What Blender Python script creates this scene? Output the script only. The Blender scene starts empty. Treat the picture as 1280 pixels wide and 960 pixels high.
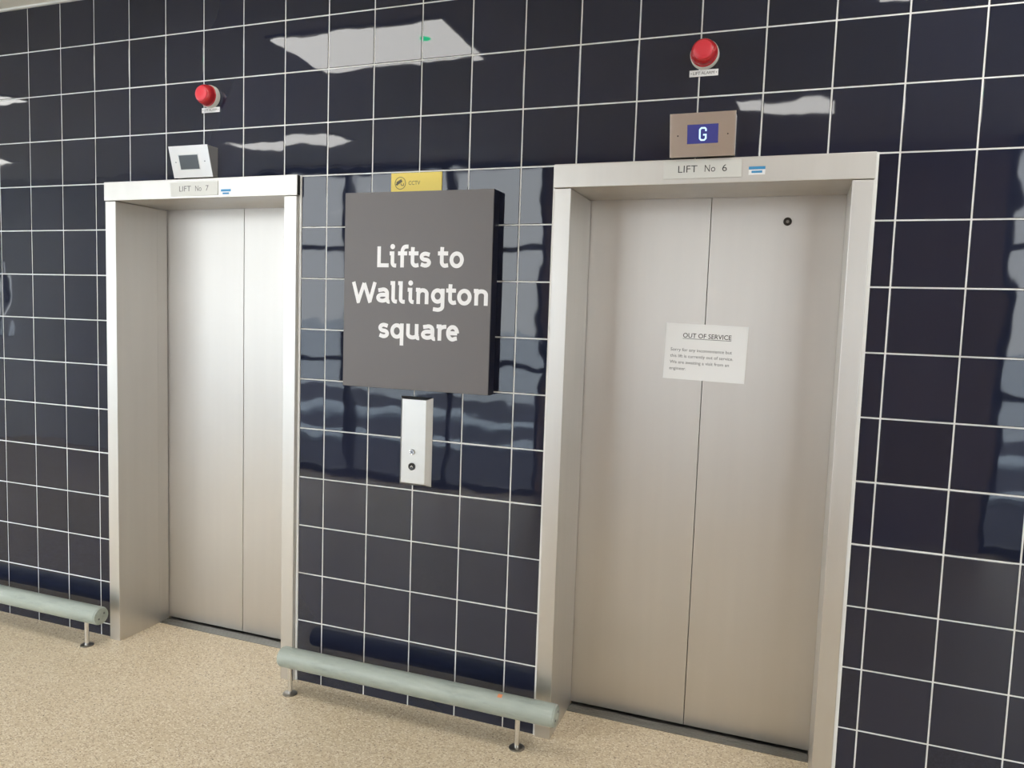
import bpy, bmesh, math, random
from mathutils import Matrix, Vector

random.seed(7)
S = bpy.context.scene
COL = S.collection

# ------------------------------------------------------------------ camera, sky, exposure
cam_d = bpy.data.cameras.new('camera')
cam = bpy.data.objects.new('camera', cam_d)
COL.objects.link(cam)
cam_d.sensor_width = 36.0
cam_d.lens = 948.28 / 1280 * 36.0
cam_d.clip_start = 0.02
_r = ((0.93742422, 0.34657457, 0.03349469), (-0.34288623, 0.93559076, -0.08425538), (-0.06053809, 0.06749816, 0.99588109))
cam.matrix_world = Matrix(((_r[0][0], _r[2][0], -_r[1][0], 3.6206),
                           (_r[0][1], _r[2][1], -_r[1][1], -2.6261),
                           (_r[0][2], _r[2][2], -_r[1][2], 1.5601),
                           (0, 0, 0, 1)))
S.camera = cam
world = bpy.data.worlds.new('overcast_sky')
S.world = world
world.use_nodes = True
bg = world.node_tree.nodes['Background']
bg.inputs['Color'].default_value = (0.93, 0.97, 1.0, 1)
bg.inputs['Strength'].default_value = 3.5
S.view_settings.view_transform = 'Standard'
S.view_settings.look = 'None'
S.view_settings.gamma = 1.0
S.view_settings.use_curve_mapping = False
S.view_settings.exposure = 0.58
LAMP = 5.6

# ------------------------------------------------------------------ dimensions (metres)
T = 0.205                     # tile pitch
ROWF = 14.29                  # floor level counted in tile rows from the ceiling
H = ROWF * T                  # ceiling height 2.93
YG = -3.6                     # glazed front of the lobby
XL, XR = -5.4, 8.0
GAP = 0.0052
LIFTS = [(0.690, 1.720, -0.020), (2.795, 3.830, -0.012)]   # outer frame left, right, front plane
JW = 0.064                    # jamb face width
HZ0, HZ1 = 2.029, 2.112       # header
YS, YD = 0.218, 0.285         # sill front, door face

# ------------------------------------------------------------------ materials
def srgb(r, g, b):
    f = lambda c: (c / 255 / 12.92) if c / 255 <= 0.04045 else ((c / 255 + 0.055) / 1.055) ** 2.4
    return (f(r), f(g), f(b), 1)

MATS = {}
def mat(name, color, rough=0.5, metal=0.0, spec=0.5, emit=None, emit_s=1.0, coat=0.0):
    m = bpy.data.materials.new(name)
    m.use_nodes = True
    b = m.node_tree.nodes['Principled BSDF']
    b.inputs['Base Color'].default_value = color
    b.inputs['Roughness'].default_value = rough
    b.inputs['Metallic'].default_value = metal
    b.inputs['Specular IOR Level'].default_value = spec
    b.inputs['Coat Weight'].default_value = coat
    if emit:
        b.inputs['Emission Color'].default_value = emit
        b.inputs['Emission Strength'].default_value = emit_s
    MATS[name] = m
    return m

def nodes(m):
    nt = m.node_tree
    return nt, nt.nodes['Principled BSDF'], nt.nodes.new, nt.links.new

def noise(nt, scale, detail=3, rough=0.5, coord=None, mapscale=None):
    n = nt.nodes.new('ShaderNodeTexNoise')
    n.inputs['Scale'].default_value = scale
    n.inputs['Detail'].default_value = detail
    n.inputs['Roughness'].default_value = rough
    if coord is None:
        tc = nt.nodes.new('ShaderNodeTexCoord'); coord = tc.outputs['Object']
    if mapscale:
        mp = nt.nodes.new('ShaderNodeMapping'); mp.inputs['Scale'].default_value = mapscale
        nt.links.new(coord, mp.inputs['Vector']); coord = mp.outputs['Vector']
    nt.links.new(coord, n.inputs['Vector'])
    return n

def ramp(nt, src, stops):
    r = nt.nodes.new('ShaderNodeValToRGB')
    e = r.color_ramp.elements
    while len(e) < len(stops): e.new(0.5)
    for k, (p, c) in enumerate(stops):
        e[k].position = p; e[k].color = c
    nt.links.new(src, r.inputs['Fac'])
    return r

def bump(nt, src, strength, dist, bsdf):
    b = nt.nodes.new('ShaderNodeBump')
    b.inputs['Strength'].default_value = strength
    b.inputs['Distance'].default_value = dist
    nt.links.new(src, b.inputs['Height'])
    nt.links.new(b.outputs['Normal'], bsdf.inputs['Normal'])
    return b

# dark navy glazed tile, faintly wavy glaze
m = mat('navy_tile', (0.018, 0.019, 0.033, 1), 0.03)
nt, b, N, L = nodes(m)
b.inputs['IOR'].default_value = 1.58
oi = N('ShaderNodeObjectInfo'); tc = N('ShaderNodeTexCoord'); va = N('ShaderNodeVectorMath'); va.operation = 'ADD'
L(tc.outputs['Object'], va.inputs[0]); L(oi.outputs['Location'], va.inputs[1])
nz = noise(nt, 5.5, 1.5, 0.4, va.outputs['Vector'])
bump(nt, nz.outputs['Fac'], 0.35, 0.004, b)
r = ramp(nt, oi.outputs['Random'], [(0, (0.010, 0.013, 0.029, 1)), (1, (0.014, 0.017, 0.036, 1))])
L(r.outputs['Color'], b.inputs['Base Color'])

# white grout
m = mat('grout', (0.78, 0.78, 0.76, 1), 0.85)
nt, b, N, L = nodes(m)
r = ramp(nt, noise(nt, 9, 4).outputs['Fac'], [(0.3, (0.70, 0.70, 0.67, 1)), (0.65, (0.84, 0.84, 0.83, 1))])
L(r.outputs['Color'], b.inputs['Base Color'])
mat('sealant', (0.82, 0.82, 0.80, 1), 0.5)

# stainless steel, smudged, with a fine pressed texture
def steel(name, col, rough, aniso=0.0, smudge=0.03):
    m = mat(name, col, rough, 1.0)
    nt, b, N, L = nodes(m)
    b.inputs['Anisotropic'].default_value = aniso
    n1 = noise(nt, 2.0, 2, 0.45)
    n2 = noise(nt, 1.0, 2, 0.4, None, (22, 22, 1.2))
    mx = N('ShaderNodeMath'); mx.operation = 'ADD'
    L(n1.outputs['Fac'], mx.inputs[0]); L(n2.outputs['Fac'], mx.inputs[1])
    lo = tuple(c * (1 - smudge) for c in col[:3]) + (1,); hi = tuple(min(1, c * (1 + smudge)) for c in col[:3]) + (1,)
    hf = N('ShaderNodeMath'); hf.operation = 'MULTIPLY'; hf.inputs[1].default_value = 0.5
    L(mx.outputs[0], hf.inputs[0])
    r = ramp(nt, hf.outputs[0], [(0.25, lo), (0.75, hi)])
    L(r.outputs['Color'], b.inputs['Base Color'])
    mr = N('ShaderNodeMapRange'); mr.inputs['From Min'].default_value = 0.25; mr.inputs['From Max'].default_value = 0.75
    mr.inputs['To Min'].default_value = rough - 0.025; mr.inputs['To Max'].default_value = rough + 0.025
    L(n1.outputs['Fac'], mr.inputs['Value']); L(mr.outputs['Result'], b.inputs['Roughness'])
    return m
steel('door_steel', (0.66, 0.63, 0.595, 1), 0.46, 0.65)
steel('frame_steel', (0.67, 0.65, 0.62, 1), 0.44, 0.5, 0.05)
steel('plate_steel', (0.82, 0.77, 0.72, 1), 0.30)
steel('sill_aluminium', (0.27, 0.265, 0.25, 1), 0.38, 0, 0.08)
steel('dark_steel', (0.34, 0.32, 0.29, 1), 0.30)
steel('panel_steel', (0.58, 0.57, 0.55, 1), 0.42)
mat('chrome', (0.75, 0.75, 0.75, 1), 0.12, 1.0)
mat('gap_black', (0.01, 0.01, 0.01, 1), 0.8)
mat('dark_metal', (0.05, 0.045, 0.04, 1), 0.35, 0.6)

# speckled beige floor
m = mat('beige_floor', srgb(205, 184, 150), 0.42, 0, 0.4)
nt, b, N, L = nodes(m)
tc = N('ShaderNodeTexCoord')
base = ramp(nt, noise(nt, 2.2, 4).outputs['Fac'], [(0.3, (0.64, 0.525, 0.36, 1)), (0.7, (0.71, 0.59, 0.42, 1))])
def speck(scale, thr, keep, color, prev, rnd_ch):
    v = N('ShaderNodeTexVoronoi'); v.inputs['Scale'].default_value = scale; v.inputs['Randomness'].default_value = 1.0
    mp = N('ShaderNodeMapping'); mp.inputs['Scale'].default_value = (1.0, 1.35, 1.0); mp.inputs['Rotation'].default_value = (0, 0, 0.5)
    L(tc.outputs['Object'], mp.inputs['Vector']); L(mp.outputs['Vector'], v.inputs['Vector'])
    a = N('ShaderNodeMath'); a.operation = 'LESS_THAN'; a.inputs[1].default_value = thr
    L(v.outputs['Distance'], a.inputs[0])
    sp = N('ShaderNodeSeparateColor'); L(v.outputs['Color'], sp.inputs['Color'])
    c = N('ShaderNodeMath'); c.operation = 'GREATER_THAN'; c.inputs[1].default_value = keep
    L(sp.outputs[rnd_ch], c.inputs[0])
    mu = N('ShaderNodeMath'); mu.operation = 'MULTIPLY'; L(a.outputs[0], mu.inputs[0]); L(c.outputs[0], mu.inputs[1])
    mx = N('ShaderNodeMix'); mx.data_type = 'RGBA'
    L(mu.outputs[0], mx.inputs['Factor']); L(prev, mx.inputs['A']); mx.inputs['B'].default_value = color
    return mx.outputs['Result']
c1 = speck(95, 0.42, 0.62, (0.50, 0.385, 0.26, 1), base.outputs['Color'], 'Red')
c2 = speck(120, 0.48, 0.52, (0.82, 0.72, 0.57, 1), c1, 'Green')
c3 = speck(150, 0.40, 0.84, (0.46, 0.33, 0.22, 1), c2, 'Blue')
c4 = speck(60, 0.20, 0.92, (0.16, 0.10, 0.07, 1), c3, 'Red')
L(c4, b.inputs['Base Color'])
bump(nt, noise(nt, 60, 2).outputs['Fac'], 0.08, 0.001, b)

m = mat('ceiling_paint', (0.86, 0.85, 0.80, 1), 0.8)
mat('trim_white', (0.80, 0.80, 0.77, 1), 0.45)
mat('tan_wall', (0.58, 0.45, 0.38, 1), 0.7)
mat('grey_wall', (0.66, 0.66, 0.64, 1), 0.7)
mat('dark_frame', (0.03, 0.032, 0.036, 1), 0.4)
mat('asphalt', (0.07, 0.075, 0.10, 1), 0.8)
mat('pale_paving', (0.62, 0.68, 0.74, 1), 0.8)
mat('kerb_stone', (0.60, 0.70, 0.80, 1), 0.8)
m = mat('lamp_diffuser', (0.9, 0.9, 0.88, 1), 0.6, emit=(1.0, 0.985, 0.94, 1), emit_s=LAMP)
mat('lamp_green', (0.0, 0.3, 0.15, 1), 0.4, emit=(0.0, 0.75, 0.30, 1), emit_s=7.0)

# thin glass
m = bpy.data.materials.new('pane_glass'); m.use_nodes = True; MATS['pane_glass'] = m
nt = m.node_tree; nt.nodes.clear()
o_ = nt.nodes.new('ShaderNodeOutputMaterial'); tr = nt.nodes.new('ShaderNodeBsdfTransparent'); gl = nt.nodes.new('ShaderNodeBsdfGlossy')
tr.inputs['Color'].default_value = (0.97, 0.98, 0.98, 1); gl.inputs['Roughness'].default_value = 0.02
lw = nt.nodes.new('ShaderNodeLayerWeight'); lw.inputs['Blend'].default_value = 0.5
pw_ = nt.nodes.new('ShaderNodeMath'); pw_.operation = 'POWER'; pw_.inputs[1].default_value = 5.0; nt.links.new(lw.outputs['Facing'], pw_.inputs[0])
fr = nt.nodes.new('ShaderNodeMath'); fr.operation = 'MULTIPLY_ADD'; fr.inputs[1].default_value = 0.9; fr.inputs[2].default_value = 0.04
nt.links.new(pw_.outputs[0], fr.inputs[0]); mx = nt.nodes.new('ShaderNodeMixShader')
nt.links.new(fr.outputs[0], mx.inputs[0]); nt.links.new(tr.outputs[0], mx.inputs[1]); nt.links.new(gl.outputs[0], mx.inputs[2])
nt.links.new(mx.outputs[0], o_.inputs['Surface'])

# bumper: pale green-grey painted tube, scuffed along its length
m = mat('bumper_paint', (0.50, 0.56, 0.50, 1), 0.38)
nt, b, N, L = nodes(m)
n = noise(nt, 3.0, 6, 0.65, None, (3, 14, 14))
r = ramp(nt, n.outputs['Fac'], [(0.28, (0.25, 0.285, 0.255, 1)), (0.45, (0.335, 0.375, 0.335, 1)), (0.62, (0.37, 0.41, 0.365, 1)), (0.78, (0.46, 0.49, 0.44, 1))])
L(r.outputs['Color'], b.inputs['Base Color'])
mat('orange_mark', (0.75, 0.28, 0.12, 1), 0.5)

mat('sign_face', (0.135, 0.122, 0.121, 1), 0.42)
mat('sign_edge', (0.012, 0.014, 0.028, 1), 0.3)
mat('sign_white', (0.88, 0.87, 0.88, 1), 0.45)
mat('cctv_yellow', (0.80, 0.62, 0.12, 1), 0.45)
mat('ink_olive', (0.10, 0.09, 0.05, 1), 0.5)
mat('ink_black', (0.03, 0.03, 0.032, 1), 0.6)
mat('ink_grey', (0.12, 0.12, 0.125, 1), 0.6)
mat('paper', (0.86, 0.86, 0.86, 1), 0.75)
mat('label_plate', (0.66, 0.66, 0.63, 1), 0.5)
mat('plastic_white', (0.76, 0.75, 0.70, 1), 0.4)
mat('red_lens', (0.50, 0.018, 0.025, 1), 0.22, coat=0.3)
mat('red_lens_face', (0.72, 0.045, 0.065, 1), 0.35)
mat('sticker_blue', (0.05, 0.28, 0.55, 1), 0.4)
mat('screen_lit', (0.02, 0.02, 0.08, 1), 0.2, emit=(0.055, 0.060, 0.26, 1), emit_s=0.42)
mat('digit_lit', (0.5, 0.7, 0.9, 1), 0.3, emit=(0.50, 0.78, 1.0, 1), emit_s=0.62)
mat('screen_off', (0.10, 0.115, 0.13, 1), 0.12)
mat('button_black', (0.02, 0.02, 0.02, 1), 0.35)

# ------------------------------------------------------------------ mesh helpers
class MB:
    def __init__(self): self.v = []; self.f = []
    def add(self, vs, fs):
        o = len(self.v); self.v += [tuple(p) for p in vs]; self.f += [tuple(i + o for i in f) for f in fs]; return self
    def box(self, x0, x1, y0, y1, z0, z1):
        return self.add([(x0, y0, z0), (x1, y0, z0), (x1, y1, z0), (x0, y1, z0), (x0, y0, z1), (x1, y0, z1), (x1, y1, z1), (x0, y1, z1)],
                        [(0, 3, 2, 1), (4, 5, 6, 7), (0, 1, 5, 4), (1, 2, 6, 5), (2, 3, 7, 6), (3, 0, 4, 7)])
    def hexa(self, p):      # eight corners, bottom ring then top ring
        return self.add(p, [(0, 3, 2, 1), (4, 5, 6, 7), (0, 1, 5, 4), (1, 2, 6, 5), (2, 3, 7, 6), (3, 0, 4, 7)])
    def prism(self, poly, y0, y1):   # polygon in x,z (counter-clockwise seen from -y) extruded in y
        n = len(poly)
        vs = [(x, y0, z) for x, z in poly] + [(x, y1, z) for x, z in poly]
        return self.add(vs, [tuple(range(n)), tuple(reversed(range(n, 2 * n)))] + [(k, n + k, n + (k + 1) % n, (k + 1) % n) for k in range(n)])
    def lathe(self, c, axis, prof, n=32):   # prof: (distance along axis, radius)
        c = Vector(c); a = Vector(axis).normalized()
        u = a.orthogonal().normalized(); w = a.cross(u)
        vs = []
        for d, r in prof:
            for k in range(n):
                t = 2 * math.pi * k / n
                vs.append(c + a * d + (u * math.cos(t) + w * math.sin(t)) * r)
        fs = []
        for j in range(len(prof) - 1):
            for k in range(n):
                k2 = (k + 1) % n
                fs.append((j * n + k, j * n + k2, (j + 1) * n + k2, (j + 1) * n + k))
        fs.append(tuple(reversed(range(n)))); m_ = (len(prof) - 1) * n
        fs.append(tuple(range(m_, m_ + n)))
        return self.add(vs, fs)
    def mesh(self, name, origin=(0, 0, 0)):
        me = bpy.data.meshes.new(name)
        o = Vector(origin)
        me.from_pydata([tuple(Vector(p) - o) for p in self.v], [], self.f)
        me.update(); return me
    def build(self, name, material, parent=None, bevel=0.0, smooth=False, origin=None):
        base = Vector((0, 0, 0))
        if parent is not None: base = world_loc(parent)
        if origin is None: origin = base
        me = self.mesh(name, origin)
        if smooth:
            for p in me.polygons: p.use_smooth = True
            me.set_sharp_from_angle(angle=math.radians(35))
        me.materials.append(MATS[material])
        o = bpy.data.objects.new(name, me); COL.objects.link(o)
        o.parent = parent
        o.location = Vector(origin) - base
        if bevel:
            bv = o.modifiers.new('bevel', 'BEVEL'); bv.width = bevel; bv.segments = 2; bv.limit_method = 'ANGLE'; bv.angle_limit = math.radians(40)
        return o

LOC = {}
def world_loc(o):
    v = Vector(o.location)
    while o.parent is not None:
        o = o.parent; v += Vector(o.location)
    return v

def tag(o, label, cat=None, group=None, kind=None):
    o['label'] = label
    if cat: o['category'] = cat
    if group: o['group'] = group
    if kind: o['kind'] = kind
    return o
def empty(name, loc, label, cat, group=None):
    o = bpy.data.objects.new(name, None); COL.objects.link(o); o.location = loc; o.empty_display_size = 0.1
    return tag(o, label, cat, group)

def text_part(name, body, x0, z0, width, height, y, material, parent, depth=0.0004, bold=0.0, rot=0.0, pivot=None, align='fit'):
    """lettering facing -y; x0,z0 = lower left of its bounding box; width None keeps the font's own proportions"""
    cu = bpy.data.curves.new(name, 'FONT'); cu.body = body; cu.size = 1.0; cu.offset = bold; cu.resolution_u = 3
    cu.extrude = 0.0
    to = bpy.data.objects.new(name, cu); COL.objects.link(to)
    dg = bpy.context.evaluated_depsgraph_get()
    me = bpy.data.meshes.new_from_object(to.evaluated_get(dg))
    COL.objects.unlink(to); bpy.data.objects.remove(to)
    xs = [v.co.x for v in me.vertices]; ys = [v.co.y for v in me.vertices]
    sy = height / (max(ys) - min(ys)); sx = width / (max(xs) - min(xs)) if width else sy
    base = world_loc(parent)
    cr, sr = math.cos(rot), math.sin(rot); px, pz = pivot or (0, 0)
    mx, my = min(xs), min(ys)
    for v in me.vertices:
        X = x0 + (v.co.x - mx) * sx; Z = z0 + (v.co.y - my) * sy
        dx, dz = X - px, Z - pz
        v.co = Vector((px + dx * cr - dz * sr, y - depth, pz + dx * sr + dz * cr)) - base
    me.materials.clear(); me.materials.append(MATS[material])
    o = bpy.data.objects.new(name, me); COL.objects.link(o); o.parent = parent
    return o

def arc(cx, cy, rx, ry, a0, a1, n=12):
    return [(cx + rx * math.cos(math.radians(a0 + (a1 - a0) * k / n)), cy + ry * math.sin(math.radians(a0 + (a1 - a0) * k / n))) for k in range(n + 1)]

def stroke(mb, pts, w, y0, y1, closed=False):
    """a flat bar of width w along the polyline pts (x,z), mitred, from depth y0 (front) to y1 (back)"""
    n = len(pts); P = [Vector((p[0], p[1])) for p in pts]
    Lf, Rt = [], []
    for k in range(n):
        if closed: a, c = P[(k - 1) % n], P[(k + 1) % n]
        else: a, c = P[max(k - 1, 0)], P[min(k + 1, n - 1)]
        d1 = (P[k] - a); d2 = (c - P[k])
        if d1.length < 1e-9: d1 = d2
        if d2.length < 1e-9: d2 = d1
        d1.normalize(); d2.normalize()
        n1 = Vector((-d1.y, d1.x)); n2 = Vector((-d2.y, d2.x))
        m_ = (n1 + n2)
        if m_.length < 1e-6: m_ = n1
        m_.normalize(); s = 1 / max(0.5, m_.dot(n1))
        Lf.append(P[k] + m_ * (w / 2 * s)); Rt.append(P[k] - m_ * (w / 2 * s))
    vs = []
    for k in range(n):
        vs += [(Lf[k].x, y0, Lf[k].y), (Rt[k].x, y0, Rt[k].y), (Lf[k].x, y1, Lf[k].y), (Rt[k].x, y1, Rt[k].y)]
    fs = []
    for k in range(n if closed else n - 1):
        i, j = 4 * k, 4 * ((k + 1) % n)
        fs += [(i, i + 1, j + 1, j), (i + 1, i + 3, j + 3, j + 1), (i + 2, i, j, j + 2)]
    if not closed:
        fs += [(0, 2, 3, 1), (4 * n - 4, 4 * n - 3, 4 * n - 1, 4 * n - 2)]
    mb.add(vs, fs)

# ------------------------------------------------------------------ setting: floor, ceiling, outdoors
fl = MB().box(XL - 0.2, XR + 0.2, YG - 0.12, 0.6, -0.12, 0.0).build('floor', 'beige_floor')
tag(fl, 'beige speckled hard floor of the lift lobby', kind='structure')
ce = MB().box(XL - 0.2, XR + 0.2, YG - 0.12, 0.5, H, H + 0.15).build('ceiling', 'ceiling_paint')
tag(ce, 'plain pale ceiling above the tiled wall', kind='structure')
tr1 = MB().box(XL, XR, -0.012, -0.0005, H - 0.009, H).build('trim_1', 'trim_white')
tag(tr1, 'thin white trim along the top of the tiled wall', kind='structure')
g = MB().box(-60, XL - 0.2, YG - 0.12, 12, -0.20, -0.02).build('side_paving', 'pale_paving'); tag(g, 'pale paving outside the end of the lobby', kind='structure')
g = MB().box(-60, 60, -11.0, YG - 0.12, -0.20, -0.02).build('road', 'asphalt'); tag(g, 'dark road outside the glazed front', kind='structure')
g = MB().box(-60, 60, -80, -11.0, -0.20, -0.01).build('plaza_paving', 'pale_paving'); tag(g, 'pale paved plaza beyond the road outside', kind='structure')
for k, (ya, yb) in enumerate(((-8.5, -7.7), (-6.1, -5.6))):
    g = MB().box(-60, 60, ya, yb, -0.02, 0.03).build('kerb', 'kerb_stone'); tag(g, ('farther' if k == 0 else 'nearer') + ' pale kerb strip in the road outside', kind='structure')

# ------------------------------------------------------------------ tiled wall with two lift openings
wall = MB().box(XL, XR, 0.0022, 0.34, HZ1 - 0.01, H).build('wall_back', 'grout')
tag(wall, 'wall of glossy dark navy square tiles with white grout lines', kind='structure')
for a, c in ((XL, LIFTS[0][0] + 0.003), (LIFTS[0][1] - 0.003, LIFTS[1][0] + 0.003), (LIFTS[1][1] - 0.003, XR)):
    MB().box(a, c, 0.0022, 0.34, 0, HZ1 - 0.01).build('wall_section', 'grout', wall)

def tile_mesh(w, h):
    a, c, e = w / 2, h / 2, 0.0014
    b_ = MB()
    vs = [(-a, 0.0055, -c), (a, 0.0055, -c), (a, 0.0055, c), (-a, 0.0055, c),
          (-a, 0.0012, -c), (a, 0.0012, -c), (a, 0.0012, c), (-a, 0.0012, c),
          (-a + e, 0, -c + e), (a - e, 0, -c + e), (a - e, 0, c - e), (-a + e, 0, c - e)]
    fs = [(8, 9, 10, 11)]
    for k in range(4):
        k2 = (k + 1) % 4
        fs += [(4 + k, 4 + k2, 8 + k2, 8 + k), (k, k2, 4 + k2, 4 + k)]
    b_.add(vs, fs); me = b_.mesh('tile'); me.materials.append(MATS['navy_tile']); return me
MESHES = {}
def tile_at(x0, x1, z0, z1, parent):
    w, h = round(x1 - x0, 5), round(z1 - z0, 5)
    if (w, h) not in MESHES: MESHES[(w, h)] = tile_mesh(w, h)
    o = bpy.data.objects.new('tile', MESHES[(w, h)]); COL.objects.link(o); o.parent = parent
    o.location = ((x0 + x1) / 2, random.uniform(-0.0002, 0.0003), (z0 + z1) / 2)
    k = min(1.0, 0.1 / max(w, h))
    o.rotation_euler = (random.gauss(0, 0.0022), 0, random.gauss(0, 0.0022))
    return o
def tile_rects(c0, c1):
    for c in range(c0, c1):
        for r_ in range(0, 15):
            za = H - min(r_ + 1, ROWF) * T; zb = H - r_ * T
            if r_ < 14: za += GAP / 2
            zb -= GAP / 2
            spans = [(c * T + GAP / 2, (c + 1) * T - GAP / 2)]
            if r_ >= 4:
                for x0, x1, yf in LIFTS:
                    out = []
                    for a, d in spans:
                        if d <= x0 or a >= x1: out.append((a, d)); continue
                        if a < x0 - 0.004: out.append((a, x0 - 0.002))
                        if d > x1 + 0.012: out.append((x1 + 0.008, d))
                    spans = out
            for a, d in spans:
                if d - a > 0.004: yield a, d, za, zb
for a, d, za, zb in tile_rects(-1, 22): tile_at(a, d, za, zb, wall)
# the same tiling going on to both sides of the picture
rest = MB()
for c0, c1 in ((-26, -1), (22, 39)):
    for a, d, za, zb in tile_rects(c0, c1):
        e = 0.0014; t1, t2 = random.gauss(0, 0.0002), random.gauss(0, 0.0002)
        rest.add([(a, 0.004, za), (d, 0.004, za), (d, 0.004, zb), (a, 0.004, zb), (a + e, -t1, za + e), (d - e, t1, za + e), (d - e, t2, zb - e), (a + e, -t2, zb - e)],
                 [(4, 5, 6, 7), (0, 1, 5, 4), (1, 2, 6, 5), (2, 3, 7, 6), (3, 0, 4, 7)])
tag(rest.build('tile_field', 'navy_tile', wall), 'navy tiling going on to both sides', kind='stuff')

# ------------------------------------------------------------------ side walls and glazed front (behind the camera)
w = MB().box(XL - 0.2, XL, YG - 0.12, 0.34, 2.75, H).build('wall_left', 'grey_wall'); tag(w, 'grey end wall of the lobby, holding the added glazing', kind='structure')
for a, c in ((YG - 0.12, -3.35), (-0.35, 0.34)): MB().box(XL - 0.2, XL, a, c, 0, 2.75).build('wall_pier', 'grey_wall', w)
we = empty('window_4', (XL - 0.1, -1.85, 0), 'glazed screen added at the unseen end of the lobby for more daylight', None); we['kind'] = 'structure'  # glazing added at the unseen lobby end to bring in more daylight
for a in (-3.35, -1.88, -0.41): MB().box(XL - 0.13, XL - 0.07, a, a + 0.06, 0, 2.75).build('mullion', 'dark_frame', we)
for z in (0.0, 2.14, 2.69): MB().box(XL - 0.125, XL - 0.075, -3.35, -0.35, z, z + 0.06).build('transom', 'dark_frame', we)
for a, c in ((-3.29, -1.88), (-1.82, -0.41)):
    for d, e in ((0.06, 2.14), (2.20, 2.69)): MB().box(XL - 0.103, XL - 0.097, a, c, d, e).build('pane', 'pane_glass', we)
w = MB().box(XR, XR + 0.2, YG - 0.12, 0.34, 0, H).build('wall_right', 'grey_wall'); tag(w, 'plain grey end wall at the other end of the lobby', kind='structure')
WIN = [(-2.3, 1.60, 0.0, H - 0.02, [-1.30, -0.37, 0.69], [1.12, 2.19]),
       (5.0, 7.7, 0.0, H - 0.02, [5.95, 6.85], [1.12, 2.19]),
       (-5.1, -4.9, 1.15, 2.05, [], [])]
holes = sorted((x0, x1, z0, z1) for x0, x1, z0, z1, a, b_ in WIN)
fw = empty('wall_front', (0, YG, 0), 'tan wall with glazed fronts facing the lifts', None); fw['kind'] = 'structure'
edges = [XL] + [e for h in holes for e in h[:2]] + [XR]
for k in range(0, len(edges), 2):
    MB().box(edges[k], edges[k + 1], YG - 0.12, YG, 0, H).build('wall_pier', 'tan_wall' if edges[k] > 1 else 'grey_wall', fw)
for x0, x1, z0, z1 in holes:
    if z0 > 0: MB().box(x0, x1, YG - 0.12, YG, 0, z0).build('wall_apron', 'grey_wall', fw)
    MB().box(x0, x1, YG - 0.12, YG, z1, H).build('wall_lintel', 'grey_wall', fw)
for k, (x0, x1, z0, z1, mull, trans) in enumerate(WIN):
    wn = empty('window_%d' % (k + 1), ((x0 + x1) / 2, YG - 0.06, z0), ['wide glazed front behind the viewer', 'second glazed front behind the viewer', 'narrow slot window behind the viewer'][k], None); wn['kind'] = 'structure'
    f = 0.055 if k < 2 else 0.012
    ya, yb = YG - 0.09, YG - 0.03
    fr_ = MB().prism([(x0, z0), (x1, z0), (x1, z1), (x0, z1)], ya, yb)
    fr_ = MB()
    fr_.box(x0, x0 + f, ya, yb, z0, z1); fr_.box(x1 - f, x1, ya, yb, z0, z1); fr_.box(x0, x1, ya + .002, yb - .002, z0, z0 + f); fr_.box(x0, x1, ya + .002, yb - .002, z1 - f, z1)
    fr_.build('window_frame', 'dark_frame', wn)
    xs = [x0 + f] + mull + [x1 - f]; zs = [z0 + f] + trans + [z1 - f]
    for x in mull: MB().box(x - 0.03, x + 0.03, ya, yb, z0, z1).build('mullion', 'dark_frame', wn)
    for z in trans: MB().box(x0, x1, ya + 0.004, yb - 0.004, z - 0.022, z + 0.022).build('transom', 'dark_frame', wn)
    for i in range(len(xs) - 1):
        for j in range(len(zs) - 1):
            MB().box(xs[i], xs[i + 1], YG - 0.063, YG - 0.057, zs[j], zs[j + 1]).build('pane', 'pane_glass', wn)

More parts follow.
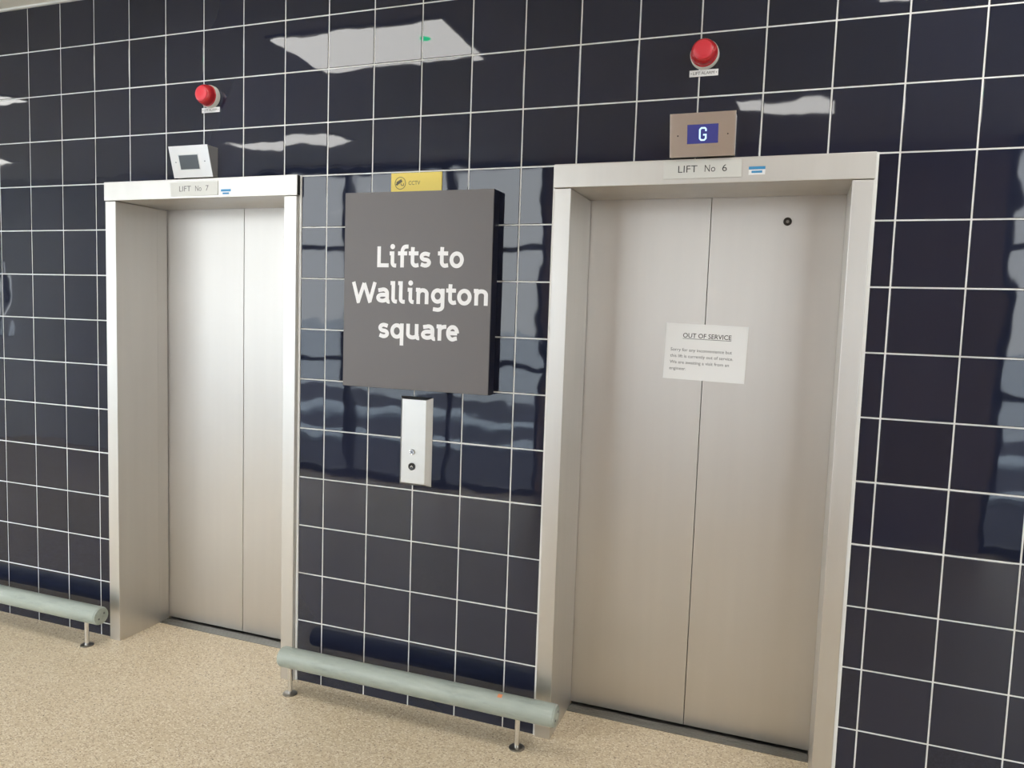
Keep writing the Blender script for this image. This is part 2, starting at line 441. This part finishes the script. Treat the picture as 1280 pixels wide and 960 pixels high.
# ------------------------------------------------------------------ lift doorways
def lift_doorway(x0, x1, yf, label):
    root = empty('lift_doorway', ((x0 + x1) / 2, YD, 0), label, 'lift')
    xi0, xi1 = x0 + JW, x1 - JW
    # jamb: face plus deep return to the door, one folded sheet each side
    for s, (xo, xi) in enumerate(((x0 + 0.004, xi0), (x1 - 0.004, xi1))):
        MB().box(min(xo, xi), max(xo, xi), yf, YS, 0, HZ0 - 0.001).build('jamb', 'frame_steel', root, bevel=0.0018)
        a, c = (xi - 0.05, xi - 0.0015) if s == 0 else (xi + 0.0015, xi + 0.05)
        MB().box(a, c, YS + 0.001, YD - 0.006, 0, HZ0 - 0.001).build('door_post', 'frame_steel', root, bevel=0.001)
    MB().box(x0, x1, yf - 0.003, YS, HZ0 + 0.001, HZ1).build('header', 'frame_steel', root, bevel=0.002)
    MB().box(x0 + 0.02, x1 - 0.02, YS + 0.001, YD - 0.004, HZ0 + 0.002, HZ1 - 0.02).build('soffit', 'frame_steel', root)
    xm = (xi0 + xi1) / 2
    for a, c in ((xi0 - 0.02, xm - 0.0014), (xm + 0.0014, xi1 + 0.02)):
        MB().box(a, c, YD, YD + 0.03, 0.010, HZ0 + 0.03).build('door_leaf', 'door_steel', root, bevel=0.0012)
    sl = MB()
    sl.box(xi0 - 0.0, xi1 + 0.0, YS + 0.002, YD + 0.035, -0.02, 0.003)
    so = sl.build('sill', 'sill_aluminium', root)
    for y in (YS + 0.016, YS + 0.032, YS + 0.048):
        MB().box(xi0, xi1, y, y + 0.005, 0.003, 0.0042).build('sill_rib', 'sill_aluminium', so)
    MB().box(x0 + 0.02, x1 - 0.02, YD + 0.036, YD + 0.05, 0, HZ1 - 0.02).build('gap_shade_sheet', 'gap_black', root)  # black sheet behind the leaves stands in for shade in the door gaps
    # white sealant bead where the frame meets the tiles
    for a, c in ((x0 - 0.0045, x0 + 0.003), (x1 - 0.003, x1 + 0.0075)):
        MB().box(a, c, -0.0035, 0.004, 0.0, HZ1).build('sealant_bead', 'sealant', root)
    return root, xm
l7, xm7 = lift_doorway(*LIFTS[0], 'brushed steel lift doorway under the LIFT No 7 plate')
tag(MB().box(LIFTS[0][1], LIFTS[0][1] + 0.0006, LIFTS[0][2] - 0.001, -0.0036, HZ0 + 0.003, HZ1 - 0.002).build('header_end_cap', 'gap_black', l7), 'black end of the header')
l6, xm6 = lift_doorway(*LIFTS[1], 'brushed steel lift doorway under the LIFT No 6 plate, with a paper notice')
# release keyhole in the right leaf of lift 6
leaf = [o for o in l6.children if o.name.startswith('door_leaf')][1]
kh = MB().lathe((3.5793, YD, 1.9419), (0, -1, 0), [(-0.002, 0.0145), (0.0025, 0.0145), (0.0032, 0.0125), (0.0012, 0.0115), (0.0008, 0.0)], 28).build('keyhole', 'dark_metal', leaf, smooth=True)
tag(kh, 'dark round door release keyhole')
MB().lathe((3.5793, YD - 0.001, 1.9419), (0, -1, 0), [(0, 0.0052), (0.002, 0.0052), (0.0026, 0.004), (0.0026, 0.0)], 20).build('keyhole_pin', 'sill_aluminium', leaf, smooth=True)

# ------------------------------------------------------------------ things on the wall
HEAD_Y = [LIFTS[0][2] - 0.003, LIFTS[1][2] - 0.003]

def number_plate(x0, z0, yf, no, parts, label):
    r_ = empty('number_plate', (x0 + 0.1265, yf, z0), label, 'plate', 'lift number plates')
    MB().box(x0, x0 + 0.253, yf - 0.003, yf, z0, z0 + 0.058).build('plate', 'label_plate', r_, bevel=0.0006)
    for body, a, w, zb, h in parts:
        text_part('lettering', body, a, zb, w, h, yf - 0.003, 'ink_grey' if no == 7 else 'ink_black', r_, bold=-0.004)
number_plate(3.180, 2.0475, HEAD_Y[1], 6, [('LIFT', 3.2293, 0.0625, 2.0672, 0.0222), ('N', 3.3157, 0.0165, 2.0675, 0.0222), ('o', 3.3360, 0.0135, 2.0672, 0.0150), ('6', 3.3717, 0.0150, 2.0672, 0.0224)], 'grey plate reading LIFT No 6 on the doorway header')
number_plate(1.0735, 2.0405, HEAD_Y[0], 7, [('LIFT', 1.1223, 0.0625, 2.0590, 0.0222), ('N', 1.2086, 0.0165, 2.0590, 0.0222), ('o', 1.2280, 0.0135, 2.0588, 0.0150), ('7', 1.2640, 0.0150, 2.0590, 0.0224)], 'pale plate reading LIFT No 7 on the doorway header')

def sticker(x0, z0, yf, label):
    r_ = empty('asset_sticker', (x0 + 0.025, yf, z0), label, 'sticker', 'small blue and white stickers on the headers')
    MB().box(x0, x0 + 0.051, yf - 0.0008, yf, z0, z0 + 0.026).build('sticker_base', 'paper', r_)
    MB().box(x0, x0 + 0.051, yf - 0.0012, yf - 0.0008, z0 + 0.0165, z0 + 0.026).build('blue_band', 'sticker_blue', r_)
    MB().box(x0 + 0.009, x0 + 0.042, yf - 0.0012, yf - 0.0008, z0 + 0.0055, z0 + 0.0125).build('blue_print', 'sticker_blue', r_)
sticker(3.4550, 2.0535, HEAD_Y[1], 'small blue and white sticker on the header above the paper notice')
sticker(1.3415, 2.0370, HEAD_Y[0], 'small blue and white sticker on the header of the lift without a notice')

def beacon(x, z, label):
    r_ = empty('alarm_beacon', (x, 0, z), label, 'alarm', 'red lift alarm beacons')
    MB().lathe((x, 0, z), (0, -1, 0), [(0, 0.046), (0.016, 0.046), (0.021, 0.0435), (0.022, 0.0)], 40).build('base', 'plastic_white', r_, smooth=True)
    MB().lathe((x, -0.0212, z), (0, -1, 0), [(0, 0.0435), (0.003, 0.0435), (0.0035, 0.041), (0.020, 0.0405), (0.026, 0.039), (0.0355, 0.0335), (0.037, 0.031), (0.0365, 0.0)], 40).build('lens', 'red_lens', r_, smooth=True)
    MB().lathe((x, -0.0580, z), (0, -1, 0), [(0, 0.0305), (0.003, 0.0300), (0.0055, 0.0265), (0.0068, 0.018), (0.0072, 0.0)], 40).build('lens_face', 'red_lens_face', r_, smooth=True)
beacon(3.2950, 2.4465, 'red round alarm beacon above the lit G indicator')
beacon(1.2705, 2.4490, 'red round alarm beacon above the unlit indicator')

def alarm_label(x0, z0, label):
    r_ = empty('alarm_label', (x0 + 0.046, 0, z0), label, 'label', 'LIFT ALARM labels')
    MB().box(x0, x0 + 0.0925, -0.003, -0.0003, z0, z0 + 0.0205).build('label_plate', 'paper', r_)
    text_part('lettering', 'LIFT ALARM', x0 + 0.012, z0 + 0.0056, 0.068, 0.0095, -0.003, 'ink_black', r_)
    for x in (x0 + 0.006, x0 + 0.0865):
        MB().lathe((x, -0.003, z0 + 0.0103), (0, -1, 0), [(0, 0.0016), (0.0006, 0.0014), (0.0006, 0)], 12).build('screw', 'ink_black', r_)
alarm_label(3.2480, 2.3800, 'white LIFT ALARM label between the beacon and the lit G indicator')
alarm_label(1.2230, 2.3862, 'white LIFT ALARM label hung over the blank grey indicator')

def indicator(x0, x1, z0, z1, lit, label):
    r_ = empty('floor_indicator', ((x0 + x1) / 2, 0, z0), label, 'indicator', 'floor indicators above the lift doors')
    yt, yb = -0.062, -0.028       # the face leans: its top stands farther out
    MB().hexa([(x0 + .002, yb, z0 + .002), (x1 - .002, yb, z0 + .002), (x1 - .002, -0.0003, z0 + .002), (x0 + .002, -0.0003, z0 + .002),
               (x0 + .002, yt, z1 - .002), (x1 - .002, yt, z1 - .002), (x1 - .002, -0.0003, z1 - .002), (x0 + .002, -0.0003, z1 - .002)]).build('housing', 'frame_steel', r_, bevel=0.001)
    def face(u, v, d):            # u across 0..1, v up 0..1, d out of the face
        n_ = Vector((0, -(z1 - z0), (yb - yt) * -1)).normalized()
        return Vector((x0 + (x1 - x0) * u, yb + (yt - yb) * v, z0 + (z1 - z0) * v)) + n_ * d
    def slab(u0, u1, v0, v1, d0, d1):
        q = [face(u0, v0, d1), face(u1, v0, d1), face(u1, v0, d0), face(u0, v0, d0), face(u0, v1, d1), face(u1, v1, d1), face(u1, v1, d0), face(u0, v1, d0)]
        return MB().hexa(q)
    slab(0, 1, 0, 1, 0.0, 0.0035).build('faceplate', 'plate_steel', r_, bevel=0.0008)
    if lit: u0, u1, v0, v1 = 0.270, 0.742, 0.300, 0.735
    else: u0, u1, v0, v1 = 0.225, 0.710, 0.265, 0.705
    if not lit:
        e, f = 0.017, 0.026
        bz = MB()
        for a in ((u0 - e, u1 + e, v0 - f, v0), (u0 - e, u1 + e, v1, v1 + f), (u0 - e, u0, v0, v1), (u1, u1 + e, v0, v1)):
            s_ = slab(*a, 0.0035, 0.0045); bz.add(s_.v, s_.f)
        bz.build('bezel', 'label_plate', r_)
    sc = slab(u0, u1, v0, v1, 0.0035, 0.0040).build('screen', 'screen_lit' if lit else 'screen_off', r_)
    for u in ((0.125, 0.885) if lit else (0.125, 0.865)):
        p = face(u, 0.495, 0.0035)
        MB().lathe(p, face(0, 0, 1) - face(0, 0, 0), [(0, 0.0024), (0.0006, 0.0022), (0.0006, 0)], 12).build('screw', 'dark_metal', r_)
    if lit:
        # the glowing letter G, drawn as a bent bar
        g_ = MB(); W_, H_ = 0.0235, 0.0425
        pts = [(0.92, 0.70), (0.92, 0.84), (0.78, 0.94), (0.30, 0.94), (0.10, 0.82), (0.10, 0.18), (0.30, 0.06), (0.72, 0.06), (0.92, 0.18), (0.92, 0.44), (0.55, 0.44)]
        stroke(g_, [(p[0] * W_, p[1] * H_) for p in pts], 0.0050, 0, 0.0003)
        uw, vh = (x1 - x0), Vector(face(0, 1, 0) - face(0, 0, 0)).length
        g_.v = [tuple(face(0.508 - W_ / 2 / uw + p[0] / uw, 0.515 - H_ / 2 / vh + p[2] / vh, 0.0046 - p[1])) for p in g_.v]
        tag(g_.build('floor_letter', 'digit_lit', sc), 'glowing pale blue letter G')
indicator(3.2010, 3.4100, 2.1150, 2.2480, True, 'steel floor indicator with a lit blue screen showing G')
indicator(1.1005, 1.3070, 2.1150, 2.2410, False, 'steel floor indicator with a blank grey screen')

# CCTV plate
cc = empty('cctv_sign', (2.244, 0, 2.032), 'yellow CCTV sign above the large grey sign', 'sign')
MB().box(2.1365, 2.3520, -0.0035, -0.0003, 2.030, 2.1050).build('panel', 'cctv_yellow', cc, bevel=0.0006)
ring = MB(); stroke(ring, arc(2.1768, 2.0668, 0.0225, 0.0225, 0, 360, 36)[:-1], 0.0022, -0.0041, -0.0036, True)
ring.build('pictogram_ring', 'ink_olive', cc)
cm = MB()
def rot_rect(mb, cx, cz, w, h, a, y0, y1):
    c, s = math.cos(a), math.sin(a)
    mb.prism([(cx + x * c - z * s, cz + x * s + z * c) for x, z in ((-w / 2, -h / 2), (w / 2, -h / 2), (w / 2, h / 2), (-w / 2, h / 2))], y0, y1)
rot_rect(cm, 2.1725, 2.0715, 0.024, 0.0115, 0.5, -0.0042, -0.0036)
rot_rect(cm, 2.1625, 2.0625, 0.0075, 0.008, 0.5, -0.0042, -0.0036)
stroke(cm, [(2.1790, 2.0660), (2.1825, 2.0580), (2.1905, 2.0580), (2.1905, 2.0660)], 0.0026, -0.0042, -0.0036)
cm.build('pictogram_camera', 'ink_olive', cc)
text_part('lettering', 'CCTV', 2.2120, 2.0590, 0.0495, 0.0150, -0.0035, 'ink_olive', cc)

# large grey sign
SX0, SX1, SZ0, SZ1, SY = 1.9660, 2.5860, 1.2800, 2.0270, -0.055
sg = empty('wayfinding_sign', ((SX0 + SX1) / 2, 0, SZ0), 'large square grey sign reading Lifts to Wallington square', 'sign')
MB().box(SX0, SX1, SY + 0.003, -0.0005, SZ0, SZ1).build('sign_box', 'sign_edge', sg, bevel=0.0015)
MB().box(SX0 + 0.0008, SX1 - 0.0008, SY, SY + 0.003, SZ0 + 0.0008, SZ1 - 0.0008).build('sign_panel', 'sign_face', sg, bevel=0.0008)
CAP, XH, SW = 0.0790, 0.0590, 0.0150
def glyph(ch, w):
    """centre lines (in metres, baseline 0, left 0) of a bold rounded humanist letter"""
    h = SW / 2; l, r_ = h, w - h; b_, t = h, XH - h; cx = w / 2
    rx, ry = (r_ - l) / 2, (t - b_) / 2; cy = XH / 2
    S_ = []
    if ch == 'L': S_ = [[(l, CAP), (l, h), (w, h)]]
    elif ch in 'il':
        top = XH if ch == 'i' else CAP + 0.004
        x = 0.0045 + h
        S_ = [[(0, top - h * 0.85), (x, top - h * 0.85), (x, 0.016)] , [(x, 0.030)] + arc(x + 0.010, 0.0185, 0.010, 0.0115, 180, 270, 6) + [(w, 0.0066)]]
    elif ch == 'f':
        x = 0.0105 + h
        S_ = [[(x, 0), (x, 0.056)] + arc(x + 0.0155, 0.0585, 0.0155, 0.0195, 180, 90, 7) + [(w + 0.001, CAP - 0.0010)], [(0, XH - h * 0.85), (w - 0.004, XH - h * 0.85)]]
    elif ch == 't':
        x = 0.0085 + h
        S_ = [[(x + 0.001, CAP - 0.003), (x, XH), (x, 0.026)] + arc(x + 0.0135, 0.022, 0.0135, 0.0145, 180, 275, 7) + [(w, 0.0095)], [(0, XH - h * 0.85), (w - 0.001, XH - h * 0.85)]]
    elif ch == 'o': S_ = [('c', arc(cx, cy, rx, ry + 0.001, 0, 360, 28)[:-1])]
    elif ch == 's':
        q = ry / 2
        S_ = [[(r_ + h * 0.2, t - 0.004)] + arc(cx, t - q, rx, q, 65, 250, 10) + arc(cx, b_ + q, rx, q, 70, -115, 10) + [(l - h * 0.3, b_ + 0.005)]]
    elif ch == 'W':
        k = h * 0.95
        S_ = [[(k * 0.8, CAP), (w * 0.26, 0.004), (w * 0.27, 0.004)], [(w * 0.245, 0.0), (w * 0.5, CAP * 0.95)], [(w * 0.5, CAP * 0.95), (w * 0.755, 0.0)], [(w * 0.74, 0.004), (w - k * 0.8, CAP)]]
    elif ch == 'a':
        S_ = [[(l + 0.001, t - 0.003)] + arc(r_ - 0.020, t - 0.014, 0.0165, 0.0145, 110, 0, 8) + [(r_ - 0.0035, 0.018)] + arc(r_ + 0.0045, 0.0145, 0.008, 0.009, 180, 265, 5) + [(w, 0.0060)],
              [(r_ - 0.003, XH * 0.54), (cx - 0.002, XH * 0.54)] + arc(cx - 0.004, XH * 0.345, cx - 0.004 - l, XH * 0.195, 95, 270, 9) + arc(cx - 0.004, XH * 0.345, r_ - cx, XH * 0.195, 280, 345, 5)]
    elif ch == 'n':
        S_ = [[(0.0, XH - h * 0.8), (l + 0.003, XH - h * 0.8), (l + 0.003, 0)], [(l + 0.003, 0.036)] + arc(cx + 0.002, t - 0.013, r_ - cx - 0.002, 0.0135, 175, 0, 12) + [(r_, 0)]]
    elif ch == 'u':
        S_ = [[(l, XH), (l, 0.022)] + arc(cx - 0.001, b_ + 0.0135, cx - l - 0.001, 0.0135, 180, 360, 12) , [(r_ - 0.004, XH), (r_ - 0.004, 0.018)] + arc(r_ + 0.003, 0.0145, 0.007, 0.009, 180, 265, 5) + [(w, 0.0060)]]
    elif ch == 'q':
        S_ = [('c', arc(cx - 0.001, cy, rx - 0.001, ry, 0, 360, 26)[:-1]), [(r_ - 0.001, XH), (r_ - 0.001, -0.0250)]]
    elif ch == 'g':
        S_ = [('c', arc(cx - 0.001, cy + 0.002, rx - 0.001, ry - 0.001, 0, 360, 26)[:-1]), [(r_ - 0.001, XH), (r_ - 0.001, -0.004)] + arc(cx, -0.006, r_ - cx - 0.001, 0.0135, 0, -105, 8) + [(l + 0.002, -0.0175)]]
    elif ch == 'r':
        S_ = [[(0, XH - h * 0.8), (l + 0.005, XH - h * 0.8), (l + 0.005, 0)], [(l + 0.005, 0.034)] + arc(w - 0.004, t - 0.014, w - 0.009 - l, 0.015, 170, 95, 7) + [(w, t + 0.0010)]]
    elif ch == 'e':
        S_ = [[(l, cy), (r_, cy)], arc(cx, cy, rx, ry + 0.001, 0, 300, 24) + [(r_ - 0.001, b_ + 0.0035)]]
    return S_
LINES = [(1.7435, [('L', 2.1127, 2.1623), ('i', 2.1664, 2.1948), ('f', 2.2019, 2.2446), ('t', 2.2476, 2.2893), ('s', 2.2939, 2.3408), ('t', 2.3692, 2.4114), ('o', 2.417, 2.4742)]),
         (1.6076, [('W', 2.0043, 2.1107), ('a', 2.1113, 2.1695), ('l', 2.1725, 2.201), ('l', 2.2051, 2.2345), ('i', 2.2463, 2.2725), ('n', 2.2812, 2.3342), ('g', 2.3445, 2.4013), ('t', 2.4069, 2.4472), ('o', 2.4517, 2.5097), ('n', 2.5179, 2.5739)]),
         (1.4733, [('s', 2.1232, 2.1695), ('q', 2.1755, 2.2331), ('u', 2.2437, 2.2992), ('a', 2.3067, 2.3653), ('r', 2.371, 2.4108), ('e', 2.4108, 2.463)])]
for zb, row in LINES:
    for ch, xa, xb in row:
        mb = MB()
        for n_, s_ in enumerate(glyph(ch, xb - xa)):
            cl = isinstance(s_, tuple)
            stroke(mb, [(xa + p[0], zb + p[1]) for p in (s_[1] if cl else s_)], SW, SY - 0.0012 - 0.0002 * n_, SY - 0.0002, cl)
        if ch == 'i':
            mb.lathe((xa + 0.0045 + SW / 2, SY - 0.0002, zb + CAP - 0.001), (0, -1, 0), [(0, 0.0098), (0.001, 0.0098), (0.001, 0)], 20)
        mb.build('letter', 'sign_white', sg)

# call panel between the lifts
cp = empty('call_panel', (2.269, 0, 0.90), 'narrow steel call button panel below the large grey sign', 'panel')
bx0, bx1, fx0, fx1 = 2.1995, 2.3385, 2.2150, 2.3185
MB().hexa([(fx0, -0.021, 0.912), (fx1, -0.021, 0.912), (bx1, -0.0005, 0.900), (bx0, -0.0005, 0.900),
           (fx0, -0.021, 1.241), (fx1, -0.021, 1.241), (bx1, -0.0005, 1.2505), (bx0, -0.0005, 1.2505)]).build('faceplate', 'panel_steel', cp, bevel=0.001)
ks = MB().lathe((2.2630, -0.021, 1.0356), (0, -1, 0), [(0, 0.0115), (0.003, 0.0115), (0.0042, 0.0095), (0.003, 0.0080), (0.003, 0)], 26).build('key_switch', 'chrome', cp, smooth=True)
MB().lathe((2.2630, -0.0239, 1.0356), (0, -1, 0), [(0, 0.0042), (0.0006, 0.0042), (0.0006, 0)], 18).build('keyway', 'ink_grey', ks)
bt = MB().lathe((2.2627, -0.021, 0.9788), (0, -1, 0), [(0, 0.0145), (0.0035, 0.0145), (0.0050, 0.0125), (0.0042, 0.0105), (0.0042, 0)], 28).build('call_button', 'button_black', cp, smooth=True)
ar = MB(); stroke(ar, [(2.2577, 0.9765), (2.2627, 0.9825), (2.2677, 0.9765)], 0.0024, -0.0257, -0.0251)
ar.build('button_mark', 'label_plate', bt)

# notice taped across the doors of lift 6
NX, NZ, NY, NA = 3.3172, 1.4613, YD - 0.0012, math.radians(-1.25)
nr = empty('paper_notice', (NX, NY, NZ - 0.105), 'white OUT OF SERVICE paper notice across the closed doors of lift 6', 'notice')
pm = MB(); c_, s_ = math.cos(NA), math.sin(NA)
pw, ph = 0.2985, 0.2105
pm.prism([(NX + x * c_ - z * s_, NZ + x * s_ + z * c_) for x, z in ((-pw / 2, -ph / 2), (pw / 2, -ph / 2), (pw / 2, ph / 2), (-pw / 2, ph / 2))], NY - 0.0012, NY)
pm.build('sheet', 'paper', nr)
pv = (NX, NZ)
def ntext(body, x, z, w, h, m_, bold=0.0): text_part('lettering', body, NX + x, NZ + z, w, h, NY - 0.0012, m_, nr, rot=NA, pivot=pv, bold=bold)
ntext('OUT OF SERVICE', -0.0845, 0.0525, 0.1760, 0.0175, 'ink_black', 0.006)
un = MB(); stroke(un, [(NX - 0.0845 * c_ - 0.0490 * s_, NZ - 0.0845 * s_ + 0.0490 * c_), (NX + 0.0915 * c_ - 0.0490 * s_, NZ + 0.0915 * s_ + 0.0490 * c_)], 0.0016, NY - 0.0016, NY - 0.0012)
un.build('underline', 'ink_black', nr)
for k, (t_, w_, h_) in enumerate((('Sorry for any inconvenience but', 0.2240, 0.0155), ('this lift is currently out of service.', 0.2300, 0.0155), ('We are awaiting a visit from an', 0.2170, 0.0155), ('engineer.', 0.0620, 0.0145))):
    ntext(t_, -0.1270, -0.0030 - 0.0236 * k, w_, h_, 'ink_grey')

# ------------------------------------------------------------------ bumper rails
def bumper(xa, xb, legs, label, mark=None):
    yc, zc, R_ = -0.112, 0.153, 0.041
    r_ = empty('bumper_rail', ((xa + xb) / 2, yc, 0), label, 'rail', 'low bumper rails along the tiled wall')
    tb = MB().lathe((xa, yc, zc), (1, 0, 0), [(0, R_ - 0.004), (0.004, R_), (xb - xa - 0.004, R_), (xb - xa, R_ - 0.004)], 40).build('tube', 'bumper_paint', r_, smooth=True)
    cap = MB().lathe((xb, yc, zc), (1, 0, 0), [(-0.002, R_ - 0.003), (0.003, R_ - 0.0035), (0.004, R_ - 0.006), (0.004, 0)], 36).build('end_cap', 'bumper_paint', r_, smooth=True)
    for dy, dz in ((-0.014, -0.010), (0.014, 0.010)):
        MB().lathe((xb + 0.004, yc + dy, zc + dz), (1, 0, 0), [(0, 0.0045), (0.0008, 0.0045), (0.0008, 0)], 14).build('cap_screw', 'ink_grey', cap)
    MB().lathe((xa, yc, zc), (-1, 0, 0), [(-0.002, R_ - 0.003), (0.003, R_ - 0.0035), (0.004, R_ - 0.006), (0.004, 0)], 36).build('end_cap', 'bumper_paint', r_, smooth=True)
    for x in legs:
        lg = MB().lathe((x, yc, 0.004), (0, 0, 1), [(0, 0.0095), (zc - R_ + 0.004, 0.0095)], 20).build('leg', 'chrome', r_, smooth=True)
        MB().lathe((x, yc, 0.0), (0, 0, 1), [(0, 0.029), (0.003, 0.029), (0.005, 0.026), (0.006, 0.012), (0.006, 0)], 28).build('floor_flange', 'dark_steel', lg, smooth=True)
    if mark:
        mm = MB(); n = 5
        for k in range(n + 1):
            a = math.radians(100 + 22 * k / n)
            for x in (mark, mark + 0.017): mm.v.append((x, yc + math.cos(a) * (R_ + 0.0006), zc + math.sin(a) * (R_ + 0.0006)))
        for k in range(n): mm.f.append((2 * k, 2 * k + 1, 2 * k + 3, 2 * k + 2))
        tag(mm.build('paint_mark', 'orange_mark', r_), 'small orange paint mark')
bumper(1.738, 2.908, (1.774, 2.765), 'pale green tubular bumper rail between the two lifts', 2.690)
bumper(-1.60, 0.742, (0.655, -0.42, -1.48), 'pale green tubular bumper rail beside lift 7, cut off by the picture edge')

LAMPS = ['ceiling light panel mirrored in the tiles at the left picture edge', 'ceiling light panel mirrored in the tiles above the large grey sign',
         'ceiling light panel farthest to the left, beside the glazed front', 'ceiling light panel mirrored in the tiles above lift 7', 'ceiling light panel mirrored in the tiles right of the lit indicator',
         'ceiling light panel at the far right, beside the glazed front', 'added unseen fill light panel at the far right, beside the tiled wall', 'added unseen fill light panel in front of lift 6, just above the picture']
# ------------------------------------------------------------------ ceiling lights (mirrored or out of view; the last two added as unseen fill)
for k, (x, y, w_, d_) in enumerate(((-1.80, -0.90, 0.95, 0.50), (1.55, -0.88, 0.95, 0.50), (-4.05, -2.60, 0.95, 0.30), (-0.30, -2.60, 0.95, 0.28), (3.48, -2.45, 0.60, 0.25), (6.4, -2.5, 0.95, 0.4), (7.15, -0.88, 0.95, 0.5), (4.35, -0.68, 0.95, 0.5))):
    r_ = empty('ceiling_light', (x, y, H), LAMPS[k], 'light', 'ceiling light panels')
    f_ = MB()
    f_.box(x - w_ / 2 - 0.02, x + w_ / 2 + 0.02, y - d_ / 2 - 0.02, y + d_ / 2 + 0.02, H - 0.012, H - 0.0005)
    f_.build('light_frame', 'trim_white', r_)
    MB().box(x - w_ / 2, x + w_ / 2, y - d_ / 2, y + d_ / 2, H - 0.016, H - 0.0122).build('diffuser', 'lamp_diffuser', r_)
gl_ = empty('emergency_light', (1.86, -0.80, H), 'small green glowing emergency light on the ceiling', 'light')
MB().lathe((1.86, -0.80, H), (0, 0, -1), [(0.0005, 0.05), (0.006, 0.05), (0.008, 0.035), (0.008, 0)], 24).build('light_base', 'trim_white', gl_, smooth=True)
MB().lathe((1.86, -0.80, H - 0.0082), (0, 0, -1), [(0, 0.032), (0.010, 0.028), (0.016, 0.016), (0.018, 0)], 24).build('green_lens', 'lamp_green', gl_, smooth=True)
